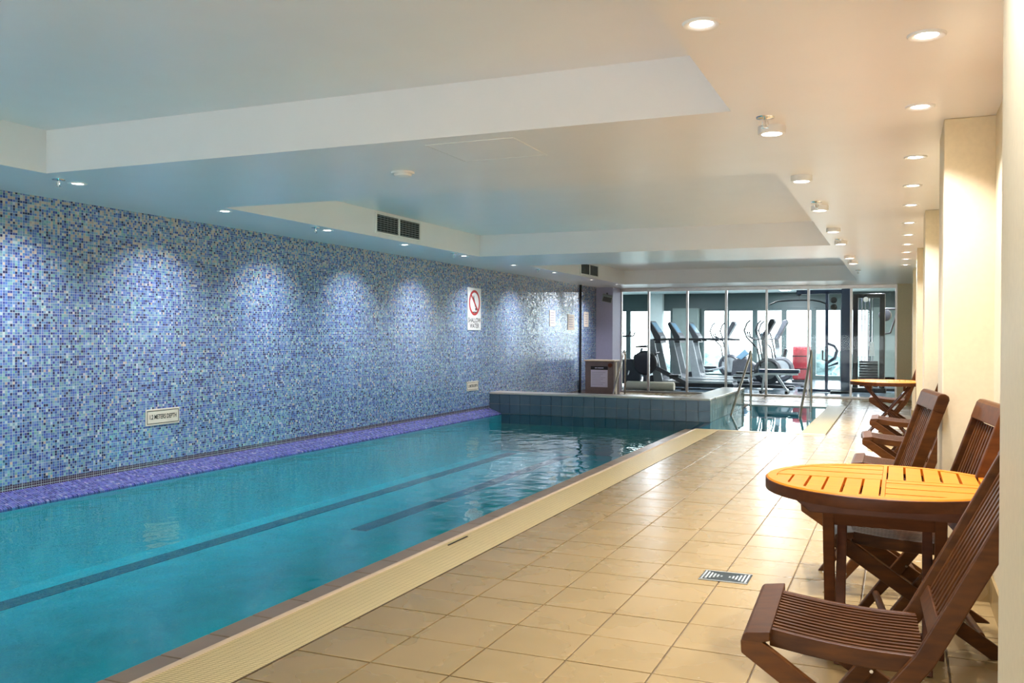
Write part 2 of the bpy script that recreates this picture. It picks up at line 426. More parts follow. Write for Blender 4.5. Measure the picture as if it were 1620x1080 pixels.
# ------------------------------------------------------------------ glass wall to the gym
w1 = struct(empty('window_1'))
mull = [-5.93, -5.279, -4.39, -3.525, -2.655, -1.785, -.925, -.05]
for x in mull: MB().box(x - .023, x + .023, YG - .03, YG + .05, .03, 2.335).build('mullion', M['alu'], w1, bevel=.004)
MB().box(-5.95, -.03, YG - .045, YG + .06, 2.315, ZC).build('head_rail', M['alu'], w1, bevel=.004)
MB().box(-5.95, -.03, YG - .04, YG + .06, 0, .04).build('sill_rail', M['alu'], w1, bevel=.004)
for a, b in zip(mull[:-1], mull[1:]): MB().box(a + .02, b - .02, YG + .004, YG + .014, .03, 2.33).build('pane', M['glass'], w1)

# ------------------------------------------------------------------ swimming pool
pool = empty('swimming_pool', (0, 0, 0)); tag(pool, 'long teal swimming pool beside the blue mosaic wall', 'pool')
ZB = -.62
m = MB()
m.add([(XL, YB, ZB), (XE, YB, ZB), (XE, YS + .2, ZB), (XL, YS + .2, ZB)], [(0, 1, 2, 3)])
m.box(XE, XE + .145, YB + .001, 12.64, ZB, -.022)
m.build('basin', M['basin'], pool)
for x, y0 in ((-5.78, YB), (-4.86, 7.6)): MB().box(x - .09, x + .09, y0, YS - .3, ZB, ZB + .006).build('lane_line', M['lane'], pool)
MB().box(XE, -2.632, 12.64, YS - .002, ZB, -.03).build('divider', M['spatile'], pool)
MB().prism([(XL, .075), (-6.11, -.004), (-6.10, -.012), (-6.10, -.03), (XL, -.03)], YB, YS, 'y').build('sloping_ledge', M['ledge'], pool)
MB().box(XL, -6.10, YB, YS, ZB, -.03).build('side_wall', M['basin'], pool)
y = 3.39 - .284 * 22
while y < 12.62:
    e = min(y + .284, 12.64); MB().box(XE, -2.612, y + .003, e - .003, -.022, random.uniform(-.001, .001)).build('coping_tile', M['coping'], pool, bevel=.004); y = e
for y in (2.0, 4.6, 7.2, 9.8, 12.2):      # underwater lamps in the deck-side wall
    pl = MB().lathe([(.0, -.02), (.085, -.02), (.10, -.012), (.105, .0)], 24, (0, 0, 0), 'x').build('pool_lamp', M['bulb'], pool, smooth=True); pl.location = (XE, y, -.36)
    l = bpy.data.lights.new('pool_bulb', 'AREA'); l.shape = 'DISK'; l.size = .2; l.energy = 2.4; l.color = (.85, .95, 1); l.spread = math.radians(150)
    lo = bpy.data.objects.new('pool_bulb', l); COL.objects.link(lo); lo.parent = pool; lo.location = (XE - .03, y, -.36); lo.rotation_euler = (0, math.radians(90), 0)
wtr = MB().add([(-6.115, YB, ZW), (XE + .02, YB, ZW), (XE + .02, YS + .01, ZW), (-6.115, YS + .01, ZW)], [(0, 1, 2, 3)]).build('pool_water', M['water'], recalc=False)
tag(wtr, 'still teal water filling the long swimming pool', 'water')
gut = empty('overflow_gutter', (0, 0, 0)); tag(gut, 'cream ribbed overflow strip running along the pool edge', 'gutter')
MB().box(-2.592, -2.278, YB, 12.62, -.02, .001).build('ribbed_strip', M['gutter'], gut)
MB().tube([(-2.603, YB, .0), (-2.603, 12.62, .0)], .013, 8).build('raised_lip', M['lip'], gut, smooth=True)
MB().box(-2.279, -2.272, YB, 12.62, -.02, .0015).build('edge_joint', M['grout'], gut)
sl = MB().box(-2.553, -2.545, 5.0, 5.27, .0, .006).build('drain_slot', M['ink']); tag(sl, 'thin black slot lying on the cream gutter strip', 'slot')

# ------------------------------------------------------------------ spa wall (L-shaped) with tiles
spw = empty('spa_wall', (-4.5, YS, 0)); tag(spw, 'low L-shaped wall of slate blue tiles at the end of the pool', 'low wall')
def loc(o, p): o.matrix_parent_inverse = p.matrix_basis.inverted(); return o
m = MB().box(XL, -2.642, YS + .012, YS + .38, -.62, .315); m.box(-3.02, -2.642, YS + .38, 17.19, -.62, .315)
loc(m.build('core', M['spagrout'], spw), spw)
n = 20; w = (XL - (-2.63)) / -n
tm = MB().box(-w / 2 + .003, w / 2 - .003, 0, .012, -.079, .079).mesh('tile', M['spatile'])
for r, z in enumerate((.233, .071, -.091)):
    for k in range(n): loc(inst('tile', tm, spw, (XL + (k + .5) * w, YS, z)), spw)
n2 = 18; w2 = (17.2 - YS) / n2
tm2 = MB().box(-.012, 0, -w2 / 2 + .003, w2 / 2 - .003, -.079, .079).mesh('tile', M['spaside'])
for z in (.233, .071, -.091):
    for k in range(n2): loc(inst('tile', tm2, spw, (-2.63, YS + (k + .5) * w2, z)), spw)
for k in range(8):
    a = XL + k * (3.69 / 8); loc(MB().box(a + .002, a + 3.69 / 8 - .002, YS - .01, YS + .39, .315, .345).build('cap_slab', M['spacap'], spw, bevel=.005), spw)
for k in range(7):
    a = YS + .39 + k * (2.92 / 7); loc(MB().box(-3.03, -2.62, a + .002, a + 2.92 / 7 - .002, .315, .345).build('cap_slab', M['spacap'], spw, bevel=.005), spw)

# sunken spa beside it
spa = empty('spa_pool', (0, 0, 0)); tag(spa, 'small sunken spa pool in the tiled deck before the glass wall', 'spa')
m = MB(); m.add([(-2.63, 12.75, -.8), (-1.215, 12.75, -.8), (-1.215, 17.65, -.8), (-2.63, 17.65, -.8)], [(0, 1, 2, 3)])
m.box(-1.215, -1.2, 12.75, 17.65, -.8, -.01); m.box(-2.63, -1.2, 12.7, 12.75, -.8, -.01); m.box(-2.63, -1.2, 17.65, 17.7, -.8, -.01)
m.build('basin', M['basin'], spa)
for k in range(3): MB().box(-2.6, -1.23, 17.65 - .35 * (k + 1), 17.65 - .35 * k, -.8, -.22 - .2 * k).build('step', M['basin'], spa)
MB().box(-2.62, -.885, 12.63, 12.745, -.02, .004).build('front_curb', M['cream'], spa, bevel=.004)
MB().box(-2.62, -1.21, 17.66, 17.9, -.02, .006).build('back_curb', M['curb'], spa, bevel=.004)
MB().box(-1.21, -.89, 12.75, 18.1, -.02, .002).build('overflow_grating', M['grating'], spa)
sw = MB().add([(-2.63, 12.74, ZW), (-1.2, 12.74, ZW), (-1.2, 17.67, ZW), (-2.63, 17.67, ZW)], [(0, 1, 2, 3)]).build('spa_water', M['spawater'], recalc=False)
tag(sw, 'mirror-still water in the sunken spa pool', 'water')
sl = MB().box(-3.0, -2.45, 18.62, 18.68, .0, .008).build('drain_slot', M['ink']); tag(sl, 'thin black drain slot in the deck behind the spa', 'slot')

def handrail(x, y, run, top, low, label):
    r = empty('handrail', (x, y, 0)); tag(r, label, 'handrail', 'steel handrails of the spas')
    pts = [(0, -run, low), (0, -.12, top - .10), (0, -.06, top - .02), (0, 0, top), (0, .045, top - .03), (0, .055, top - .09), (0, .055, low)]
    MB().tube(pts[:4], .022, 12).build('sloping_rail', M['steel'], r, smooth=True)
    MB().tube(pts[3:], .022, 12).build('post', M['steel'], r, smooth=True)
    return r
handrail(-2.565, 17.5, 2.35, 1.02, -.10, 'bent steel handrail of the sunken spa, beside the tiled wall')
handrail(-1.49, 17.6, 2.15, 1.035, -.10, 'bent steel handrail of the sunken spa, on the grating side')
handrail(-5.42, 18.9, .9, .98, -.005, 'steel handrail standing beside the notice cabinet')

# ------------------------------------------------------------------ wooden tables
def clip_strip(a0, a1, b0, R, n=8):
    """strip between across-values a0..a1, from along-value b0 out to the circle of radius R"""
    pts = [(a0, b0)]
    for k in range(n + 1):
        a = a0 + (a1 - a0) * k / n; q = R * R - a * a
        if q <= 0: break
        b = math.sqrt(q)
        if b <= b0 + .01: break
        pts.append((a, b))
    if len(pts) < 3: return None
    pts.append((pts[-1][0], b0)); return pts

def round_table(loc_, rz, label, spread):
    R, H, T = .455, .73, .030
    t = empty('folding_table', loc_, rz); tag(t, label, 'table', 'round wooden folding tables')
    ri = R - .042
    ring = MB(); n = 72
    prof = [(ri, H - T), (R - .006, H - T), (R, H - T + .008), (R, H - .006), (R - .006, H), (ri, H)]
    v = [(r * math.cos(2 * math.pi * k / n), r * math.sin(2 * math.pi * k / n), z) for k in range(n) for r, z in prof]
    p = len(prof); f = [(k * p + i, k * p + (i + 1) % p, ((k + 1) % n) * p + (i + 1) % p, ((k + 1) % n) * p + i) for k in range(n) for i in range(p)]
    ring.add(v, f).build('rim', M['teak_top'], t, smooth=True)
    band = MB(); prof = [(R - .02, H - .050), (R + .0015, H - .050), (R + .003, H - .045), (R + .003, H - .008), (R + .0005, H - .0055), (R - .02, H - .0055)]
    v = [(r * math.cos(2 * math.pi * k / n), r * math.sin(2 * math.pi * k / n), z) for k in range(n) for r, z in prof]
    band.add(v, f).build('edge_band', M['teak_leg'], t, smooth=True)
    MB().box(-ri - .01, ri + .01, -.007, .007, H - T, H - .0005).build('centre_bar', M['teak_top'], t)
    MB().box(-.007, .007, -ri - .01, -.0075, H - T, H - .0006).build('cross_bar', M['teak_top'], t)
    MB().box(-.007, .007, .0075, ri + .01, H - T, H - .0006).build('cross_bar', M['teak_top'], t)
    for (sx, sy) in ((-1, -1), (1, -1), (-1, 1), (1, 1)):
        along_y = sx * sy > 0; ns = 6; g = .010 if along_y else .005
        for k in range(ns):
            st = (ri - .008) / ns; a0 = .0085 + k * st + g / 2; a1 = .0085 + (k + 1) * st - g / 2
            c = clip_strip(a0, a1, .0085, ri - .001)
            if not c: continue
            poly = [((a, b) if along_y else (b, a)) for a, b in c]
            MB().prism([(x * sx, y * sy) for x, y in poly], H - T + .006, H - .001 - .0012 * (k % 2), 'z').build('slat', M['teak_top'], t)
    # cleats under the top with slanting ends
    for y in (-.20, .20):
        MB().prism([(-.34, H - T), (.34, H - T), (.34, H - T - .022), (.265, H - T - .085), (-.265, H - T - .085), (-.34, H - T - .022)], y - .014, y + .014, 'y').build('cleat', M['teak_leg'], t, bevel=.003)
    # two crossing leg frames (outer and inner)
    zt = H - T - .03
    for fr, (xo, yt) in enumerate(((.205, -spread), (.160, spread))):
        for s in (-1, 1):
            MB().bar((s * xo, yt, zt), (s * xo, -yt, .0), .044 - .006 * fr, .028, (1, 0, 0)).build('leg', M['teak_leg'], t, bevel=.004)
        for nm, q, h in (('upper_rail', .72, .055), ('lower_rail', -.75, .045)):
            zz = zt * (q + 1) / 2
            MB().bar((-xo + .02, yt * q, zz), (xo - .02, yt * q, zz), h, .02, (0, yt, zt / 2)).build(nm, M['teak_leg'], t, bevel=.003)
    for s in (-1, 1): MB().tube([(s * .232, 0, zt / 2), (s * .14, 0, zt / 2)], .006, 8).build('pivot_bolt', M['chrome'], t)
    return t
round_table((-.05, 3.93, 0), 0, 'round golden wooden slatted folding table in the foreground', .11)
round_table((-.13, 12.75, 0), math.pi / 2, 'distant round wooden folding table beyond the empty chairs', .27)

# ------------------------------------------------------------------ wooden folding chairs
def make_chair(lean=.665):
    c = empty('folding_chair'); O = -.36; Wd = .27            # x of the front rail; half width
    T = M['teak']
    X = lambda x: x + O
    # front rail, its front edge rounded over
    MB().prism([(X(0), .448), (X(.004), .466), (X(.014), .474), (X(.078), .482), (X(.078), .456), (X(.03), .44)], -Wd + .001, Wd - .001, 'y').build('front_rail', T, c, bevel=.003)
    for s in (-1, 1):   # rear legs run from the front rail down to the back
        y0, y1 = sorted((s * Wd, s * (Wd - .026)))
        MB().prism([(X(-.002), .452), (X(.055), .452), (X(.705), .0), (X(.60), .0), (X(.0), .415)], y0, y1, 'y').build('leg', T, c, bevel=.004)
    # slightly dished seat slats
    def zseat(u): return .475 - .010 * math.sin(math.pi * min(1, u / .40)) - .075 * u
    us = [k * .40 / 8 for k in range(9)]
    def strip(h): return [(X(.072 + u), zseat(u)) for u in us] + [(X(.072 + u), zseat(u) - h) for u in reversed(us)]
    sm = MB().prism(strip(.026), -.007, .007, 'y').mesh('seat_slat', T)
    ns = 13; half = .192
    for k in range(ns): inst('seat_slat', sm, c, (0, -half + (k + .5) * 2 * half / ns, 0))
    for s in (-1, 1):
        y0, y1 = sorted((s * .192, s * .212)); MB().prism(strip(.05), y0, y1, 'y').build('seat_rail', T, c, bevel=.003)
    for u in (.10, .34): MB().box(X(.072 + u) - .012, X(.072 + u) + .012, -.192, .192, zseat(u) - .046, zseat(u) - .0265).build('seat_batten', T, c)
    # back stiles: from the top down to the front feet, bent a little at the seat
    pth = [(lean, 1.0), (.470 + (lean - .470) * .51, .72), (.470, .44), (.30, .215), (.135, .0)]
    def off(i, d):
        a = Vector(pth[max(i - 1, 0)]); b = Vector(pth[min(i + 1, len(pth) - 1)]); t = (b - a).normalized(); n = Vector((-t.y, t.x)); return Vector(pth[i]) + n * d
    left = [off(i, .027) for i in range(len(pth))]; right = [off(i, -.027) for i in range(len(pth))]
    left[-1].y = 0; right[-1].y = 0
    poly = [(X(p.x), p.y) for p in left] + [(X(p.x), p.y) for p in reversed(right)]
    for s in (-1, 1):
        y0, y1 = sorted((s * .240, s * .216)); MB().prism(poly, y0, y1, 'y').build('back_stile', T, c, bevel=.004)
    dv = (Vector(pth[0]) - Vector(pth[2])).normalized(); nv = Vector((-dv.y, dv.x))
    def pt(s, n=0): q = Vector(pth[2]) + dv * s + nv * n; return (X(q.x), q.y)
    L = (Vector(pth[0]) - Vector(pth[2])).length
    # top rail with rounded upper edge, lower rail, back slats
    tp = [pt(L - .075, -.028), pt(L - .0, -.028), pt(L + .016, -.020), pt(L + .022, .0), pt(L + .016, .020), pt(L - .0, .028), pt(L - .075, .028)]
    MB().prism(tp, -.2415, .2415, 'y').build('top_rail', T, c, bevel=.004)
    MB().prism([pt(.05, -.012), pt(.10, -.012), pt(.10, .012), pt(.05, .012)], -.216, .216, 'y').build('lower_back_rail', T, c, bevel=.003)
    a, b = pt(.09, .0), pt(L - .08, .0)
    bs = MB().bar((a[0], 0, a[1]), (b[0], 0, b[1]), .020, .012, (0, 1, 0)).mesh('back_slat', T)
    for k in range(9): inst('back_slat', bs, c, (0, -.18 + k * .045, 0))
    # stretchers and bolts
    MB().tube([(X(.565), -.25, .085), (X(.565), .25, .085)], .018, 10).build('stretcher', T, c, smooth=True)
    MB().tube([(X(.215), -.22, .105), (X(.215), .22, .105)], .016, 10).build('stretcher', T, c, smooth=True)
    for s in (-1, 1): MB().tube([(X(.345), s * .274, .243), (X(.345), s * .212, .243)], .006, 8).build('pivot_bolt', M['chrome'], c)
    return c
chair_wide = make_chair(.755)      # the nearest chair stands opened out farther
chair0 = make_chair()
spots = [(-.41, 2.87, 2, 'brown wooden folding chair in the foreground, cut off by the near wall'),
         (-.28, 4.36, 7, 'brown wooden folding chair behind the golden table, back against the wall'),
         (-.49, 5.13, 8, 'brown wooden folding chair with shiny top rail beside the first cream pier'),
         (-.29, 6.62, 0, 'brown wooden folding chair half hidden behind the first cream pier'),
         (-.285, 8.3, 3, 'brown wooden folding chair, fifth from the camera along the right wall'),
         (-.265, 10.1, 0, 'brown wooden folding chair just in front of the distant table'),
         (-.37, 13.6, 0, 'brown wooden folding chair just behind the distant table')]
for i, (fx, cy, a, lb) in enumerate(spots):
    o = chair_wide if i == 0 else chair0 if i == 1 else copy_tree(chair0)
    o.location = (fx + .36, cy, 0); o.rotation_euler = (0, 0, math.radians(a)); tag(o, lb, 'chair', 'wooden folding chairs along the right wall')

# ------------------------------------------------------------------ floor drain
dr = empty('floor_drain', (-.85, 4.955, 0)); tag(dr, 'rectangular metal floor drain with bow-tie slots in the tiles', 'drain')
MB().box(-.128, .128, -.10, .10, -.005, .003).build('plate', M['brass'], dr)
for s in (-1, 1):
    for k in range(6):
        x = s * (.022 + k * .0185); hh = .012 + k * .0145
        MB().box(x - .0045, x + .0045, -hh, hh, .003, .006).build('bar', M['drainbar'], dr)
for s in (-1, 1): MB().box(-.128, .128, s * .097 - .003, s * .097 + .003, .003, .0055).build('edge', M['drainbar'], dr)

# ------------------------------------------------------------------ ceiling fittings
def make_downlight():
    d = empty('downlight')
    MB().lathe([(.040, -.001), (.046, -.006), (.062, -.008), (.066, -.004), (.067, .0)], 28).build('trim_ring', M['whiteplate'], d, smooth=True)
    MB().lathe([(.0, -.0035), (.030, -.0035), (.040, -.002), (.041, .0)], 24).build('lens', M['bulb'], d, smooth=True)
    return d
def lamp(parent, z=-.012, power=LAMP_W, size=.085, spread=math.radians(110), tilt=0):
    l = bpy.data.lights.new('bulb', 'AREA'); l.shape = 'DISK'; l.size = size; l.energy = power; l.color = LAMP_RGB; l.spread = spread
    o = bpy.data.objects.new('bulb', l); COL.objects.link(o); o.parent = parent; o.location = (0, 0, z); o.rotation_euler = (0, tilt, 0)
dl0 = make_downlight(); used = [False]
def downlight(x, y, label, group):
    d = dl0 if not used[0] else copy_tree(dl0); used[0] = True
    d.location = (x, y, ZC); tag(d, label, 'downlight', group)
    return d
made = []
for i, y in enumerate((3.607, 4.711, 6.021, 7.142, 8.193, 9.453, 10.556, 11.63, 12.7, 13.8, 14.9)):
    made.append(downlight(.085, y, f'round recessed downlight, {ORD[i]} from the camera along the cream piers', 'recessed downlights above the chairs'))
for i, y in enumerate((4.856, 6.428, 8.0, 9.62, 11.25, 13.0, 14.8, 16.88, 18.6)):
    made.append(downlight(-5.51, y, f'small recessed downlight, {ORD[i]} from the camera above the mosaic wall', 'recessed downlights along the mosaic wall'))
made.append(downlight(-.641, 3.181, 'round recessed downlight beside the near ceiling recess', None))
for q, y in enumerate((-2.0, -.1, 1.8)):      # the same rows go on behind the camera
    for x, w_ in ((.085, 'cream piers'), (-5.51, 'mosaic wall')):
        made.append(downlight(x, y, f'round recessed downlight out of view above the {w_}, {ORD[q]} from the added back window', 'recessed downlights behind the camera'))
for d in made:
    if d.location.x > -1: lamp(d, power=LAMP_W * .75)
    else: lamp(d, -.02, LAMP_W * .6, .14, math.radians(95), math.radians(25))     # turned towards the mosaic wall

def make_drum():
    d = empty('ceiling_lamp')
    MB().lathe([(.068, 0), (.070, -.004), (.070, -.036), (.066, -.040), (.052, -.040), (.050, -.030)], 28).build('drum', M['whiteplate'], d, smooth=True)
    MB().lathe([(.0, -.033), (.050, -.033), (.051, -.030)], 24).build('lens', M['bulb'], d, smooth=True)
    return d
dm0 = make_drum()
for i, y in enumerate((4.88, 6.45, 8.0, 9.68, 11.0, 13.0, 14.0)):
    d = dm0 if i == 0 else copy_tree(dm0); d.location = (-.615, y, ZC)
    tag(d, f'round surface ceiling lamp, {ORD[i]} from the camera beside the ceiling recesses', 'ceiling lamp', 'drum lamps beside the ceiling recesses')
    made.append(d)
for d in made[-7:]: lamp(d, -.045, LAMP_W * 1.2)
def make_sprinkler():
    d = empty('fire_sprinkler')
    MB().lathe([(.045, 0), (.043, -.005), (.018, -.008), (.012, -.010)], 24).build('ceiling_plate', M['chrome'], d, smooth=True)
    MB().tube([(0, 0, -.008), (0, 0, -.045)], .006, 8).build('stem', M['chrome'], d, smooth=True)
    MB().tube([(-.012, 0, -.02), (-.016, 0, -.035), (0, 0, -.05), (.016, 0, -.035), (.012, 0, -.02)], .0035, 6).build('frame', M['chrome'], d, smooth=True)
    MB().lathe([(.018, -.050), (.018, -.053), (.0, -.054)], 16).build('deflector', M['chrome'], d)
    return d
sp0 = make_sprinkler(); n = 0
for (x, ys_, w_) in ((-.62, (4.66, 7.73, 10.78, 13.45, 15.9), 'beside the drum lamps'), (-5.5, (4.686, 7.778, 10.91, 14.0), 'along the mosaic wall')):
    for i, y in enumerate(ys_):
        d = sp0 if n == 0 else copy_tree(sp0); n += 1; d.location = (x, y, ZC)
        tag(d, f'small chrome fire sprinkler, {ORD[i]} from the camera {w_}', 'sprinkler', 'ceiling sprinklers')
sd = empty('smoke_detector', (-3.07, 5.33, ZC)); tag(sd, 'flat round white detector on the ceiling beam', 'detector')
MB().lathe([(.078, 0), (.078, -.010), (.074, -.014)], 32).build('base', M['whiteplate'], sd, smooth=True)
MB().lathe([(.060, -.013), (.056, -.028), (.03, -.034), (.0, -.035)], 32).build('cap', M['whiteplate'], sd, smooth=True)
ap = empty('access_panel', (-2.24, 4.88, ZC)); tag(ap, 'square flush access panel in the white ceiling beam', 'panel')
MB().box(-.27, .27, -.255, .255, -.0015, 0).build('door', M['white'], ap)
for a in ((-.276, .276, -.262, -.256), (-.276, .276, .256, .262), (-.276, -.271, -.262, .262), (.271, .276, -.262, .262)):
    MB().box(a[0], a[1], a[2], a[3], -.0025, 0).build('frame_bar', M['whiteplate'], ap)

def vent(y0, y1, z0, z1, label):
    v = empty('air_vent', (-5.37, (y0 + y1) / 2, (z0 + z1) / 2)); tag(v, label, 'vent', 'twin air vents in the ceiling recesses')
    hy, hz = (y1 - y0) / 2, (z1 - z0) / 2
    MB().box(-.002, .004, -hy, hy, -hz, hz).build('backing', M['dark'], v)
    f = MB()
    for a in ((-hy - .02, hy + .02, hz, hz + .02), (-hy - .02, hy + .02, -hz - .02, -hz), (-hy - .02, -hy, -hz, hz), (hy, hy + .02, -hz, hz), (-.016, .016, -hz, hz)):
        f.box(0, .018, a[0], a[1], a[2], a[3])
    f.build('frame', M['whiteplate'], v)
    lm = MB().prism([(.006, .0), (.014, -.008), (.016, -.007), (.008, .002)], -hy / 2 + .01, hy / 2 - .01, 'y').mesh('louvre', M['grey'])
    um = MB().box(.005, .007, -.002, .002, -hz, hz).mesh('louvre_bar', M['grey'])
    for s in (-1, 1):
        for k in range(8): inst('louvre', lm, v, (0, s * hy / 2, -hz + (k + .6) * 2 * hz / 8))
        for k in range(5): inst('louvre_bar', um, v, (0, s * hy / 2 + (k - 2) * .075, 0))
vent(8.73, 9.71, 2.45, 2.645, 'twin louvred air vent in the middle ceiling recess')
vent(15.80, 16.82, 2.44, 2.63, 'twin louvred air vent in the far ceiling recess')

# ------------------------------------------------------------------ signs on the mosaic wall
def face_x(x, y, z):  # local x -> +Y of the wall, local y -> up, normal -> +X
    return Matrix(((0, 0, 1, x), (1, 0, 0, y), (0, 1, 0, z), (0, 0, 0, 1)))
def depth_plate(y0, y1, z0, z1, label):
    p = empty('depth_plate', (XL, (y0 + y1) / 2, (z0 + z1) / 2)); tag(p, label, 'sign', 'pool depth plates')
    hy, hz = (y1 - y0) / 2, (z1 - z0) / 2
    MB().box(0, .010, -hy, hy, -hz, hz).build('plate', M['plate'], p, bevel=.002)
    b = MB()
    for a in ((-hy + .012, hy - .012, hz - .020, hz - .014), (-hy + .012, hy - .012, -hz + .014, -hz + .020), (-hy + .012, -hy + .018, -hz + .02, hz - .02), (hy - .018, hy - .012, -hz + .02, hz - .02)):
        b.box(.010, .0112, *a)
    b.build('border', M['ink'], p)
    text('lettering', '1.2 METERS DEPTH', hz * .78, M['ink'], p, face_x(.0108, 0, 0), sx=(hy * 2 - .05) / (hz * .78 * 8.95))
depth_plate(6.315, 6.735, .453, .603, 'ivory plate reading 1.2 METERS DEPTH, nearer one')
depth_plate(13.01, 13.44, .405, .555, 'small ivory plate reading 1.2 METERS DEPTH below the warning sign')

sg = empty('warning_sign', (XL, 13.27, 1.72)); tag(sg, 'white SHALLOW WATER sign with red no-diving circle', 'sign')
MB().box(0, .012, -.25, .25, -.34, .34).build('board', M['whiteplate'], sg, bevel=.002)
rg = MB(); n = 48; v = []; f = []
for k in range(n):
    a = 2 * math.pi * k / n
    for r, x in ((.165, .012), (.165, .0142), (.205, .0142), (.205, .012)): v.append((x, r * math.cos(a), .10 + r * math.sin(a)))
    for i in range(4): f.append((k * 4 + i, k * 4 + (i + 1) % 4, ((k + 1) % n) * 4 + (i + 1) % 4, ((k + 1) % n) * 4 + i))
rg.add(v, f).build('red_circle', M['red'], sg)
MB().bar((.0131, -.122, .222), (.0131, .122, -.022), .034, .0022, (0, 1, 1)).build('red_slash', M['red'], sg)
fig = MB()
fig.bar((.0133, -.02, .15), (.0133, .035, .045), .034, .001, (0, 1, 0)); fig.bar((.0133, .03, .05), (.0133, .10, .0), .02, .001, (0, 0, 1))
fig.bar((.0133, -.02, .15), (.0133, -.075, .19), .022, .001, (0, 0, 1)); fig.bar((.0133, -.02, .15), (.0133, -.03, .215), .022, .001, (0, 1, 0))
fig.lathe([(.0, .0128), (.026, .0128), (.026, .0138), (.0, .0138)], 16, (0, .055, .0), 'x')
fig.build('diver', M['ink'], sg)
MB().box(.012, .0138, -.13, .13, -.06, -.045).build('water_line', M['ink'], sg)
text('lettering', 'SHALLOW', .105, M['ink'], sg, face_x(.0126, 0, -.185), sx=.95)
text('lettering', 'WATER', .105, M['ink'], sg, face_x(.0126, 0, -.275), sx=.95)

for (y0, y1, z0, z1, lb) in ((16.72, 17.04, 1.48, 1.80, 'pale notice plate on the far mosaic wall, first of three from the camera'),
                             (17.79, 18.19, 1.41, 1.74, 'pale notice plate on the far mosaic wall, just before the dark strip'),
                             (18.84, 19.14, 1.49, 1.82, 'pale notice plate on the far mosaic wall, beyond the dark strip')):
    p = empty('notice_plate', (XL, (y0 + y1) / 2, (z0 + z1) / 2)); tag(p, lb, 'sign', 'pale plates on the far mosaic wall')
    MB().box(0, .01, -(y1 - y0) / 2, (y1 - y0) / 2, -(z1 - z0) / 2, (z1 - z0) / 2).build('plate', M['plate'], p, bevel=.002)
    ln = MB()
    for k in range(5): ln.box(.010, .0106, -(y1 - y0) * .36, (y1 - y0) * (.30 - .05 * (k % 2)), .10 - k * .05, .112 - k * .05)
    ln.build('print', M['inkgrey'], p)

# notice cabinet
nb = empty('notice_cabinet', (-5.79, 18.35, 0)); tag(nb, 'mauve box cabinet with a framed notice beside the mosaic wall', 'cabinet')
MB().box(-.33, .30, 0, .45, 0, .76).build('body', M['cabinet'], nb, bevel=.01)
MB().box(-.35, .32, -.02, .47, .76, .785).build('top', M['lip'], nb, bevel=.004)
MB().box(-.20, .17, -.012, 0, .58, .655).build('notice_header', M['ink'], nb)
MB().box(-.20, .17, -.010, 0, .215, .58).build('notice_sheet', M['paper'], nb)
ln = MB()
for k in range(8): ln.box(-.175, .12 - .05 * ((k * 7) % 3), -.0108, -.0100, .52 - k * .036, .528 - k * .036)
ln.build('notice_print', M['inkgrey'], nb)
hl = MB()
for a, b in ((-.11, -.055), (-.045, .08)): hl.box(a, b, -.013, -.012, .61, .628)
hl.build('header_print', M['paper'], nb)
MB().box(.302, .312, .10, .20, 0, .74).build('side_strip', M['plate'], nb)
MB().lathe([(0, -.03), (.045, -.03), (.05, -.01), (.05, 0)], 20, (.225, 0, .68), 'y').build('red_knob', M['brownwood'], nb, smooth=True)

# loudspeaker on the end wall
sk = empty('loudspeaker', (-6.03, 19.62, 2.14), .35); tag(sk, 'small grey loudspeaker tilted down near the ceiling corner', 'speaker')
b = MB().box(-.11, .11, -.10, .08, -.07, .07).build('cabinet', M['grey'], sk, bevel=.008); b.rotation_euler = (math.radians(18), math.radians(12), 0)
b2 = MB().box(-.095, .095, -.104, -.099, -.055, .055).build('grille', M['darkgrey'], sk); b2.rotation_euler = b.rotation_euler
MB().bar((0, .0, .05), (0, .09, .12), .03, .02, (1, 0, 0)).build('bracket', M['darkgrey'], sk)

# ------------------------------------------------------------------ the gym beyond the glass
YW = 29.0; GZ = 2.65
struct(MB().box(-10.5, 1.2, YG + .08, YW + .3, -.2, -.004).build('floor_gym', M['gymfloor']))
struct(MB().box(-10.5, 1.2, YG + .12, YW + .3, GZ, GZ + .1).build('ceiling_gym', M['gymceil']))
struct(MB().box(-10.5, 1.2, YG + .06, YG + .12, ZC, GZ + .1).build('wall_gym_front', M['gymceil']))
struct(MB().box(-10.5, XL - .3, YG + .0, YG + .1, 0, ZC).build('wall_gym_corner', M['gymwall']))
struct(MB().box(-10.6, -10.5, YG, YW + .3, -.2, GZ + .1).build('wall_gym_left', M['gymwall']))
struct(MB().box(.45, .6, YG + .05, YW + .3, -.2, GZ + .1).build('wall_gym_right', M['cream_wall']))
wb = struct(empty('wall_gym_back'))
MB().box(-10.5, .5, YW, YW + .25, 2.18, GZ).build('lintel', M['winframe'], wb)
MB().box(-6.65, -5.85, YW - .3, YW + .25, 0, 2.18).build('pier', M['gymwall'], wb)
MB().box(-.75, .5, YW, YW + .25, 0, 2.18).build('pier', M['gymwall'], wb)
MB().box(-10.5, .5, YW, YW + .25, -.02, .12).build('plinth', M['winframe'], wb)
MB().box(-7.42, -7.0, YW - .25, YW, 0, GZ).build('pier', M['gymceil'], wb)
w2 = struct(empty('window_2'))
posts = [-10.3, -9.3, -8.2, -6.72, -5.78, -5.0, -4.13, -3.255, -2.39, -1.55, -.78]
for x in posts: MB().box(x - .075, x + .075, YW + .02, YW + .16, .12, 2.18).build('post', M['winframe'], w2, bevel=.004)
MB().box(-10.4, -.72, YW + .03, YW + .15, 2.10, 2.18).build('head_rail', M['winframe'], w2)
for a, b in zip(posts[:-1], posts[1:]):
    if a == -6.72: continue
    MB().box(a + .07, b - .07, YW + .08, YW + .09, .12, 2.10).build('pane', M['glass2'], w2)

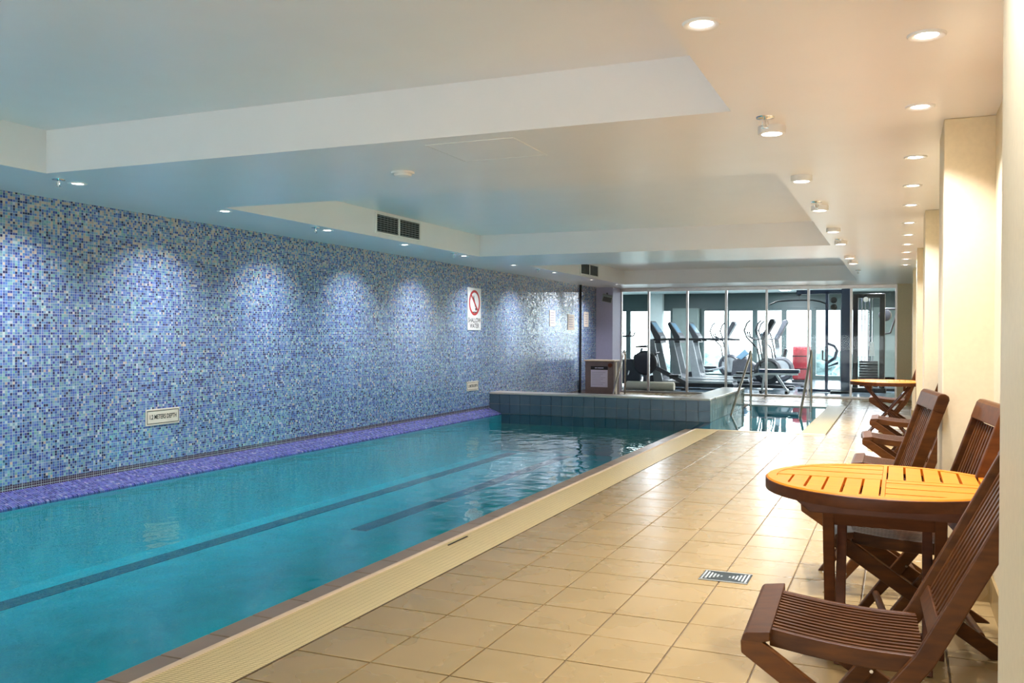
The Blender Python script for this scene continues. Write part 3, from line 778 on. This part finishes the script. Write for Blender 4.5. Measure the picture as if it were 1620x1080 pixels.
def tube_part(pts, r, name, mat, p, n=8): return MB().tube(pts, r, n).build(name, mat, p, smooth=True)

def treadmill(x, y, label):
    t = empty('treadmill', (x, y, 0)); tag(t, label, 'treadmill', 'treadmills behind the glass')
    MB().prism([(-.30, .05), (1.75, .05), (1.78, .12), (1.74, .17), (-.30, .20)], -.33, .33, 'y').build('deck', M['darkgrey'], t, bevel=.01)
    MB().box(.10, 1.70, -.25, .25, .185, .195).build('belt', M['black'], t)
    for s in (-1, 1):
        MB().box(.05, 1.75, s * .31 - .05, s * .31 + .05, .15, .205).build('side_rail', M['silver'], t, bevel=.008)
        MB().prism([(-.16, .10), (.08, .10), (-.18, 1.22), (-.32, 1.22)], s * .34 - .035, s * .34 + .035, 'y').build('upright', M['grey'], t, bevel=.01)
        tube_part([(-.22, s * .34, 1.20), (.2, s * .34, 1.22), (.75, s * .34, 1.22), (1.0, s * .34, 1.20)], .028, 'handrail', M['black'], t)
        MB().box(-.25, -.12, s * .33 - .04, s * .33 + .04, 0, .06).build('foot', M['black'], t)
        MB().box(1.6, 1.72, s * .28 - .04, s * .28 + .04, 0, .06).build('foot', M['black'], t)
    MB().prism([(-.36, .10), (.10, .10), (.10, .20), (-.02, .30), (-.24, .33), (-.36, .26)], -.31, .31, 'y').build('motor_cover', M['darkgrey'], t, bevel=.015)
    cn = MB().prism([(-.36, 1.62), (-.30, 1.68), (-.02, 1.28), (-.02, 1.16), (-.14, 1.14)], -.30, .30, 'y').build('console', M['darkgrey'], t, bevel=.015)
    MB().prism([(-.275, 1.635), (-.265, 1.64), (-.09, 1.39), (-.10, 1.385)], -.24, .24, 'y').build('display', M['screen'], cn)
    MB().box(-.25, -.02, -.32, .32, 1.12, 1.17).build('cross_bar', M['black'], t, bevel=.01)
treadmill(-5.42, 22.5, 'dark treadmill behind the glass, nearest of the three treadmills')
treadmill(-5.25, 23.9, 'dark treadmill behind the glass, middle of the three treadmills')
treadmill(-5.05, 25.3, 'dark treadmill behind the glass, farthest of the three treadmills')

rw = empty('rowing_machine', (-5.72, 21.8, 0)); tag(rw, 'black rowing machine with round flywheel behind the glass', 'rower')
MB().lathe([(.0, -.09), (.26, -.09), (.30, -.05), (.30, .05), (.26, .09), (.0, .09)], 28, (0, 0, .64), 'y').build('flywheel_cage', M['black'], rw, smooth=True)
MB().bar((-.28, 0, .80), (1.0, 0, .16), .09, .10, (0, 1, 0)).build('rail', M['darkgrey'], rw, bevel=.01)
MB().box(.62, .86, -.15, .15, .32, .37).build('seat', M['black'], rw, bevel=.02)
MB().prism([(-.06, .0), (.06, .0), (.03, .45), (-.03, .45)], -.05, .05, 'y').build('front_leg', M['darkgrey'], rw)
MB().box(-.16, .16, -.28, .28, 0, .05).build('front_foot', M['black'], rw, bevel=.01)
MB().box(.93, 1.03, -.2, .2, 0, .05).build('rear_foot', M['black'], rw, bevel=.01)
MB().box(.96, 1.0, -.03, .03, .04, .18).build('rear_leg', M['darkgrey'], rw)
tube_part([(.30, -.22, .88), (.34, 0, .90), (.30, .22, .88)], .018, 'handle', M['black'], rw)
tube_part([(.33, 0, .90), (.10, 0, .72)], .015, 'handle_arm', M['black'], rw)
fr = MB().lathe([(.0, -.58), (.09, -.58), (.105, -.56), (.105, .56), (.09, .58), (.0, .58)], 24, (0, 0, 0), 'x').build('padded_roll', M['mat'], None, smooth=True)
fr.location = (-5.45, 21.25, .105); tag(fr, 'cream padded roll lying on the gym floor behind the glass', 'roll')

bk = empty('exercise_bike', (-6.45, 23.2, 0)); tag(bk, 'upright exercise bike at the left end of the glass wall', 'exercise bike')
MB().prism([(-.45, .12), (.25, .12), (.30, .45), (.05, .70), (-.30, .68), (-.5, .4)], -.08, .08, 'y').build('housing', M['darkgrey'], bk, bevel=.03)
MB().bar((-.35, 0, .6), (-.40, 0, 1.30), .07, .09, (0, 1, 0)).build('mast', M['grey'], bk, bevel=.01)
cn = MB().prism([(-.48, 1.62), (-.40, 1.66), (-.26, 1.36), (-.34, 1.30)], -.17, .17, 'y').build('console', M['darkgrey'], bk, bevel=.01)
MB().prism([(-.395, 1.645), (-.385, 1.64), (-.27, 1.40), (-.28, 1.395)], -.13, .13, 'y').build('display', M['screen'], cn)
for s in (-1, 1):
    tube_part([(-.38, 0, 1.28), (-.25, s * .22, 1.28), (-.02, s * .24, 1.30), (.02, s * .22, 1.40)], .02, 'handlebar', M['black'], bk)
    tube_part([(-.05, s * .09, .38), (-.05, s * .2, .28)], .02, 'pedal_crank', M['silver'], bk)
MB().bar((.18, 0, .5), (.27, 0, .98), .05, .06, (0, 1, 0)).build('seat_post', M['silver'], bk)
MB().prism([(.12, .99), (.42, .99), (.42, 1.06), (.30, 1.05), (.12, 1.03)], -.12, .12, 'y').build('seat', M['black'], bk, bevel=.02)
for x in (-.5, .4): MB().box(x - .04, x + .04, -.28, .28, 0, .06).build('foot', M['black'], bk, bevel=.01)
MB().box(-.5, .4, -.04, .04, .04, .12).build('base_beam', M['darkgrey'], bk)

def make_elliptical():
    e = empty('elliptical_trainer')
    MB().box(-.65, .95, -.06, .06, .02, .10).build('base_beam', M['darkgrey'], e, bevel=.01)
    for x in (-.6, .9): MB().box(x - .05, x + .05, -.30, .30, 0, .06).build('foot', M['black'], e, bevel=.01)
    hs = MB().lathe([(.0, -.12), (.28, -.12), (.33, -.07), (.33, .07), (.28, .12), (.0, .12)], 28, (.32, 0, .44), 'y').build('flywheel_housing', M['darkgrey'], e, smooth=True)
    MB().lathe([(.0, -.006), (.22, -.006), (.22, .0), (.0, .0)], 28, (.32, -.121, .46), 'y').build('side_disc', M['grey'], hs)
    MB().prism([(.22, .55), (.36, .55), (.24, 1.38), (.14, 1.38)], -.05, .05, 'y').build('mast', M['grey'], e, bevel=.01)
    cn = MB().prism([(.16, 1.22), (.24, 1.20), (.50, 1.66), (.46, 1.74), (.38, 1.72)], -.19, .19, 'y').build('console', M['darkgrey'], e, bevel=.012)
    MB().prism([(.165, 1.26), (.172, 1.255), (.375, 1.68), (.365, 1.69)], -.14, .14, 'y').build('display', M['screen'], cn)
    for s in (-1, 1):
        d = .10 * s
        tube_part([(.18, s * .26, .55), (.10, s * .27, 1.0), (-.06 + d, s * .27, 1.28), (-.12 + d, s * .26, 1.45), (-.06 + d, s * .24, 1.62), (.02 + d, s * .22, 1.70)], .02, 'swing_handle', M['black'], e)
        tube_part([(.16, s * .06, 1.24), (.0, s * .16, 1.22), (-.14, s * .17, 1.30), (-.16, s * .15, 1.42)], .018, 'fixed_handle', M['black'], e)
        MB().bar((.2, s * .24, .40), (-.55, s * .24, .24 + .06 * s), .05, .06, (0, 1, 0)).build('pedal_arm', M['silver'], e, bevel=.006)
        MB().box(-.48, -.12, s * .24 - .09, s * .24 + .09, .30 + .05 * s, .35 + .05 * s).build('pedal', M['black'], e, bevel=.01)
    return e
el0 = make_elliptical()
for i, (x, y, lb) in enumerate(((-3.30, 23.2, 'black elliptical trainer with swing handles behind the middle of the glass'),
                                (-3.15, 24.6, 'black elliptical trainer standing behind the nearer one'),
                                (-4.9, 27.2, 'black elliptical trainer beside the treadmills'))):
    o = el0 if i == 0 else copy_tree(el0); o.location = (x, y, 0); tag(o, lb, 'elliptical', 'elliptical trainers behind the glass')

rb = empty('recumbent_bike', (-3.9, 26.4, 0)); tag(rb, 'low recumbent bike with blue display between the ellipticals', 'exercise bike')
MB().prism([(-.5, .08), (.1, .08), (.2, .5), (-.1, .72), (-.45, .62)], -.14, .14, 'y').build('housing', M['darkgrey'], rb, bevel=.04)
MB().prism([(-.36, .70), (-.10, .95), (.02, .82), (-.2, .64)], -.2, .2, 'y').build('console', M['screen'], rb, bevel=.02)
MB().box(.1, .9, -.06, .06, .10, .2).build('rail', M['grey'], rb, bevel=.01)
MB().box(.55, .9, -.22, .22, .40, .48).build('seat', M['black'], rb, bevel=.02)
MB().prism([(.86, .45), (.94, .45), (1.05, .95), (.97, .97)], -.2, .2, 'y').build('backrest', M['black'], rb, bevel=.02)
MB().box(.66, .78, -.05, .05, .18, .42).build('seat_post', M['grey'], rb)
for x in (-.42, .85): MB().box(x - .04, x + .04, -.25, .25, 0, .1).build('foot', M['black'], rb, bevel=.01)

wbn = empty('weight_bench', (-2.5, 21.7, 0)); tag(wbn, 'flat navy weight bench in the middle of the gym', 'bench')
MB().box(-.48, .42, -.14, .14, .46, .545).build('pad', M['navy'], wbn, bevel=.02)
MB().box(-.44, .38, -.04, .04, .41, .46).build('beam', M['silver'], wbn)
MB().bar((-.10, 0, .42), (.14, 0, .05), .06, .05, (0, 1, 0)).build('front_leg', M['silver'], wbn)
MB().bar((-.36, 0, .42), (-.42, 0, .05), .06, .05, (0, 1, 0)).build('rear_leg', M['silver'], wbn)
for x in (-.42, .15): MB().box(x - .03, x + .03, -.25, .25, 0, .055).build('foot', M['black'], wbn, bevel=.008)

rp = empty('kick_pad', (-2.44, 26.0, 0)); tag(rp, 'upright red padded block standing by the gym windows', 'pad')
MB().box(-.23, .23, -.16, .16, .12, 1.05).build('padding', M['padred'], rp, bevel=.05)
MB().box(-.25, .25, -.18, .18, 0, .12).build('base', M['darkgrey'], rp, bevel=.01)
for z in (.40, .75): MB().box(-.234, .234, -.164, .164, z, z + .03).build('strap', M['black'], rp)

cm = empty('cable_machine', (-1.4, 22.5, 0)); tag(cm, 'tall navy cable machine with lat pull-down bar', 'gym machine')
MB().box(.17, .36, -.16, .16, .02, 2.42).build('tower', M['navy'], cm, bevel=.01)
MB().box(-.19, -.12, -.035, .035, 0, 2.36).build('front_post', M['navy'], cm, bevel=.006)
MB().box(-.84, .36, -.035, .035, 2.30, 2.40).build('top_beam', M['navy'], cm, bevel=.006)
MB().box(-.80, .30, -.04, .04, 0, .07).build('base_beam', M['navy'], cm, bevel=.006)
MB().box(-.05, .36, -.4, .4, 0, .05).build('base_plate', M['black'], cm, bevel=.006)
tube_part([(-1.46, 0, 2.06), (-1.28, 0, 2.14), (-.9, 0, 2.16), (-.5, 0, 2.16), (-.32, 0, 2.13), (-.14, 0, 2.06)], .016, 'lat_bar', M['black'], cm)
tube_part([(-.78, 0, 2.16), (-.78, 0, 2.34)], .006, 'cable', M['black'], cm, 6)
MB().lathe([(0, -.03), (.07, -.03), (.07, .03), (0, .03)], 20, (-.78, 0, 2.33), 'y').build('pulley', M['black'], cm, smooth=True)
for z in (2.15, 1.99): MB().lathe([(0, -.025), (.075, -.025), (.075, .025), (0, .025)], 20, (.0, -.04, z), 'y').build('pulley', M['black'], cm, smooth=True)
tube_part([(-.15, -.05, 1.15), (.02, -.08, 1.08), (.08, -.1, .98), (.03, -.1, .80), (-.12, -.06, .70)], .035, 'press_arm', M['navy'], cm)
tube_part([(-.24, -.06, .98), (-.24, -.06, .76), (-.13, -.06, .74)], .02, 'grip', M['black'], cm)
MB().prism([(-.15, .60), (-.10, .60), (.10, .66), (.10, .72)], -.05, .05, 'y').build('seat_bracket', M['navy'], cm)

st = empty('weight_stack_machine', (-.64, 23.1, 0)); tag(st, 'black twin-post weight stack machine at the right of the gym', 'gym machine')
for x in (-.31, .28): MB().box(x - .06, x + .06, -.12, .12, 0, 2.30).build('post', M['black'], st, bevel=.01)
MB().box(-.37, .34, -.10, .10, 2.22, 2.32).build('top_beam', M['black'], st, bevel=.01)
for k in range(10): MB().box(-.22, .19, -.08, .08, .12 + k * .062, .12 + k * .062 + .055).build('weight_plate', M['darkgrey'], st)
for x in (-.17, -.10, .0, .07): tube_part([(x, -.02, .72), (x, -.02, 2.22)], .012, 'guide_rod', M['chrome'], st, 6)
MB().box(-.40, .37, -.3, .3, 0, .10).build('base', M['black'], st, bevel=.01)
MB().lathe([(0, -.03), (.06, -.03), (.06, .03), (0, .03)], 18, (-.08, -.12, 2.18), 'y').build('pulley', M['chrome'], st, smooth=True)
MB().prism([(.0, .85), (.12, .85), (.10, 1.18), (.02, 1.18)], -.16, -.12, 'y').build('handle_plate', M['silver'], st)

dp = empty('dip_station', (-.19, 23.95, 0)); tag(dp, 'black dip station frame at the right edge of the glass', 'gym machine')
for s in (-1, 1):
    tube_part([(-.22, s * .28, 1.98), (.14, s * .28, 1.98), (.16, s * .28, 1.55), (.18, s * .28, .05)], .028, 'side_frame', M['black'], dp)
    tube_part([(-.22, s * .28, 1.36), (.0, s * .28, 1.40), (.15, s * .28, 1.9)], .022, 'arm', M['black'], dp)
MB().box(.13, .23, -.3, .3, 1.05, 1.35).build('back_pad', M['black'], dp, bevel=.02)
MB().box(-.25, .25, -.33, .33, 0, .06).build('base', M['black'], dp, bevel=.01)
MB().lathe([(0, -.05), (.13, -.03), (.15, 0), (.13, .03), (0, .05)], 20, (-.12, -.1, 1.83), 'y').build('ball_pad', M['black'], dp, smooth=True)

for i, (x, y) in enumerate(((-3.0, 23.6), (-.5, 23.6), (-3.0, 27), (-6.5, 25.5))):  # ceiling lamps added to brighten the gym interior
    g = empty('added_gym_light', (x, y, GZ)); tag(g, f'added rectangular gym ceiling light, {ORD[i]} of four behind the glass', 'ceiling light', 'added gym ceiling lights')
    MB().box(-.16, .16, -.16, .16, -.03, 0).build('housing', M['whiteplate'], g)
    MB().box(-.14, .14, -.14, .14, -.034, -.03).build('diffuser', M['bulb'], g)
    lamp(g, -.04, 170, .26, math.pi)

# ------------------------------------------------------------------ outside the gym windows
struct(MB().box(-120, 90, YW + .3, 220, -3.3, -3.0).build('ground_outside', M['lawn']))
def tree(x, y, top, r, seed, label):
    t = empty('tree', (x, y, -3)); tag(t, label, 'tree', 'trees outside the gym windows')
    rnd = random.Random(seed); bm = bmesh.new()
    for k in range(9):
        mt = Matrix.Translation((rnd.uniform(-r, r) * .6, rnd.uniform(-r, r) * .6, top + 3 - r * .8 + rnd.uniform(-.7, .4) * r)) @ Matrix.Scale(r * rnd.uniform(.4, .62), 4)
        bmesh.ops.create_icosphere(bm, subdivisions=3, radius=1, matrix=mt)
    for v_ in bm.verts: v_.co += Vector((rnd.uniform(-1, 1), rnd.uniform(-1, 1), rnd.uniform(-1, 1))) * r * .06
    me = bpy.data.meshes.new('crown'); bm.to_mesh(me); bm.free(); me.materials.append(M['leaf'])
    inst('crown', me, t); MB().tube([(0, 0, 0), (0, 0, max(.6, top + 2.2 - r))], .18, 8).build('trunk', M['bark'], t)
TR = [(-16.5, 50, .35), (-12.6, 52, .2), (-9.3, 48, .45), (-6.0, 50.5, .2), (-3.6, 55.5, .5), (-1.6, 49, .1), (-20, 55, .6), (1.0, 55, .45)]
for i, (x, y, tp) in enumerate(sorted(TR)):
    tree(x, y, tp, 1.7, i, f'blue-green bushy tree outside the gym windows, {ORD[i]} from the left')
hs = empty('house', (-4.2, 42, -3)); tag(hs, 'low pale house with a gabled roof outside the windows', 'house')
MB().box(-1.3, 1.3, 0, 2.5, 0, 2.0).build('walls', M['plate'], hs)
MB().prism([(-1.6, 2.0), (0, 2.9), (1.6, 2.0)], -.2, 2.7, 'y').build('roof', M['roof'], hs)
for x in (-.6, .6): MB().box(x - .3, x + .3, -.03, 0, .8, 1.6).build('window', M['darkgrey'], hs)
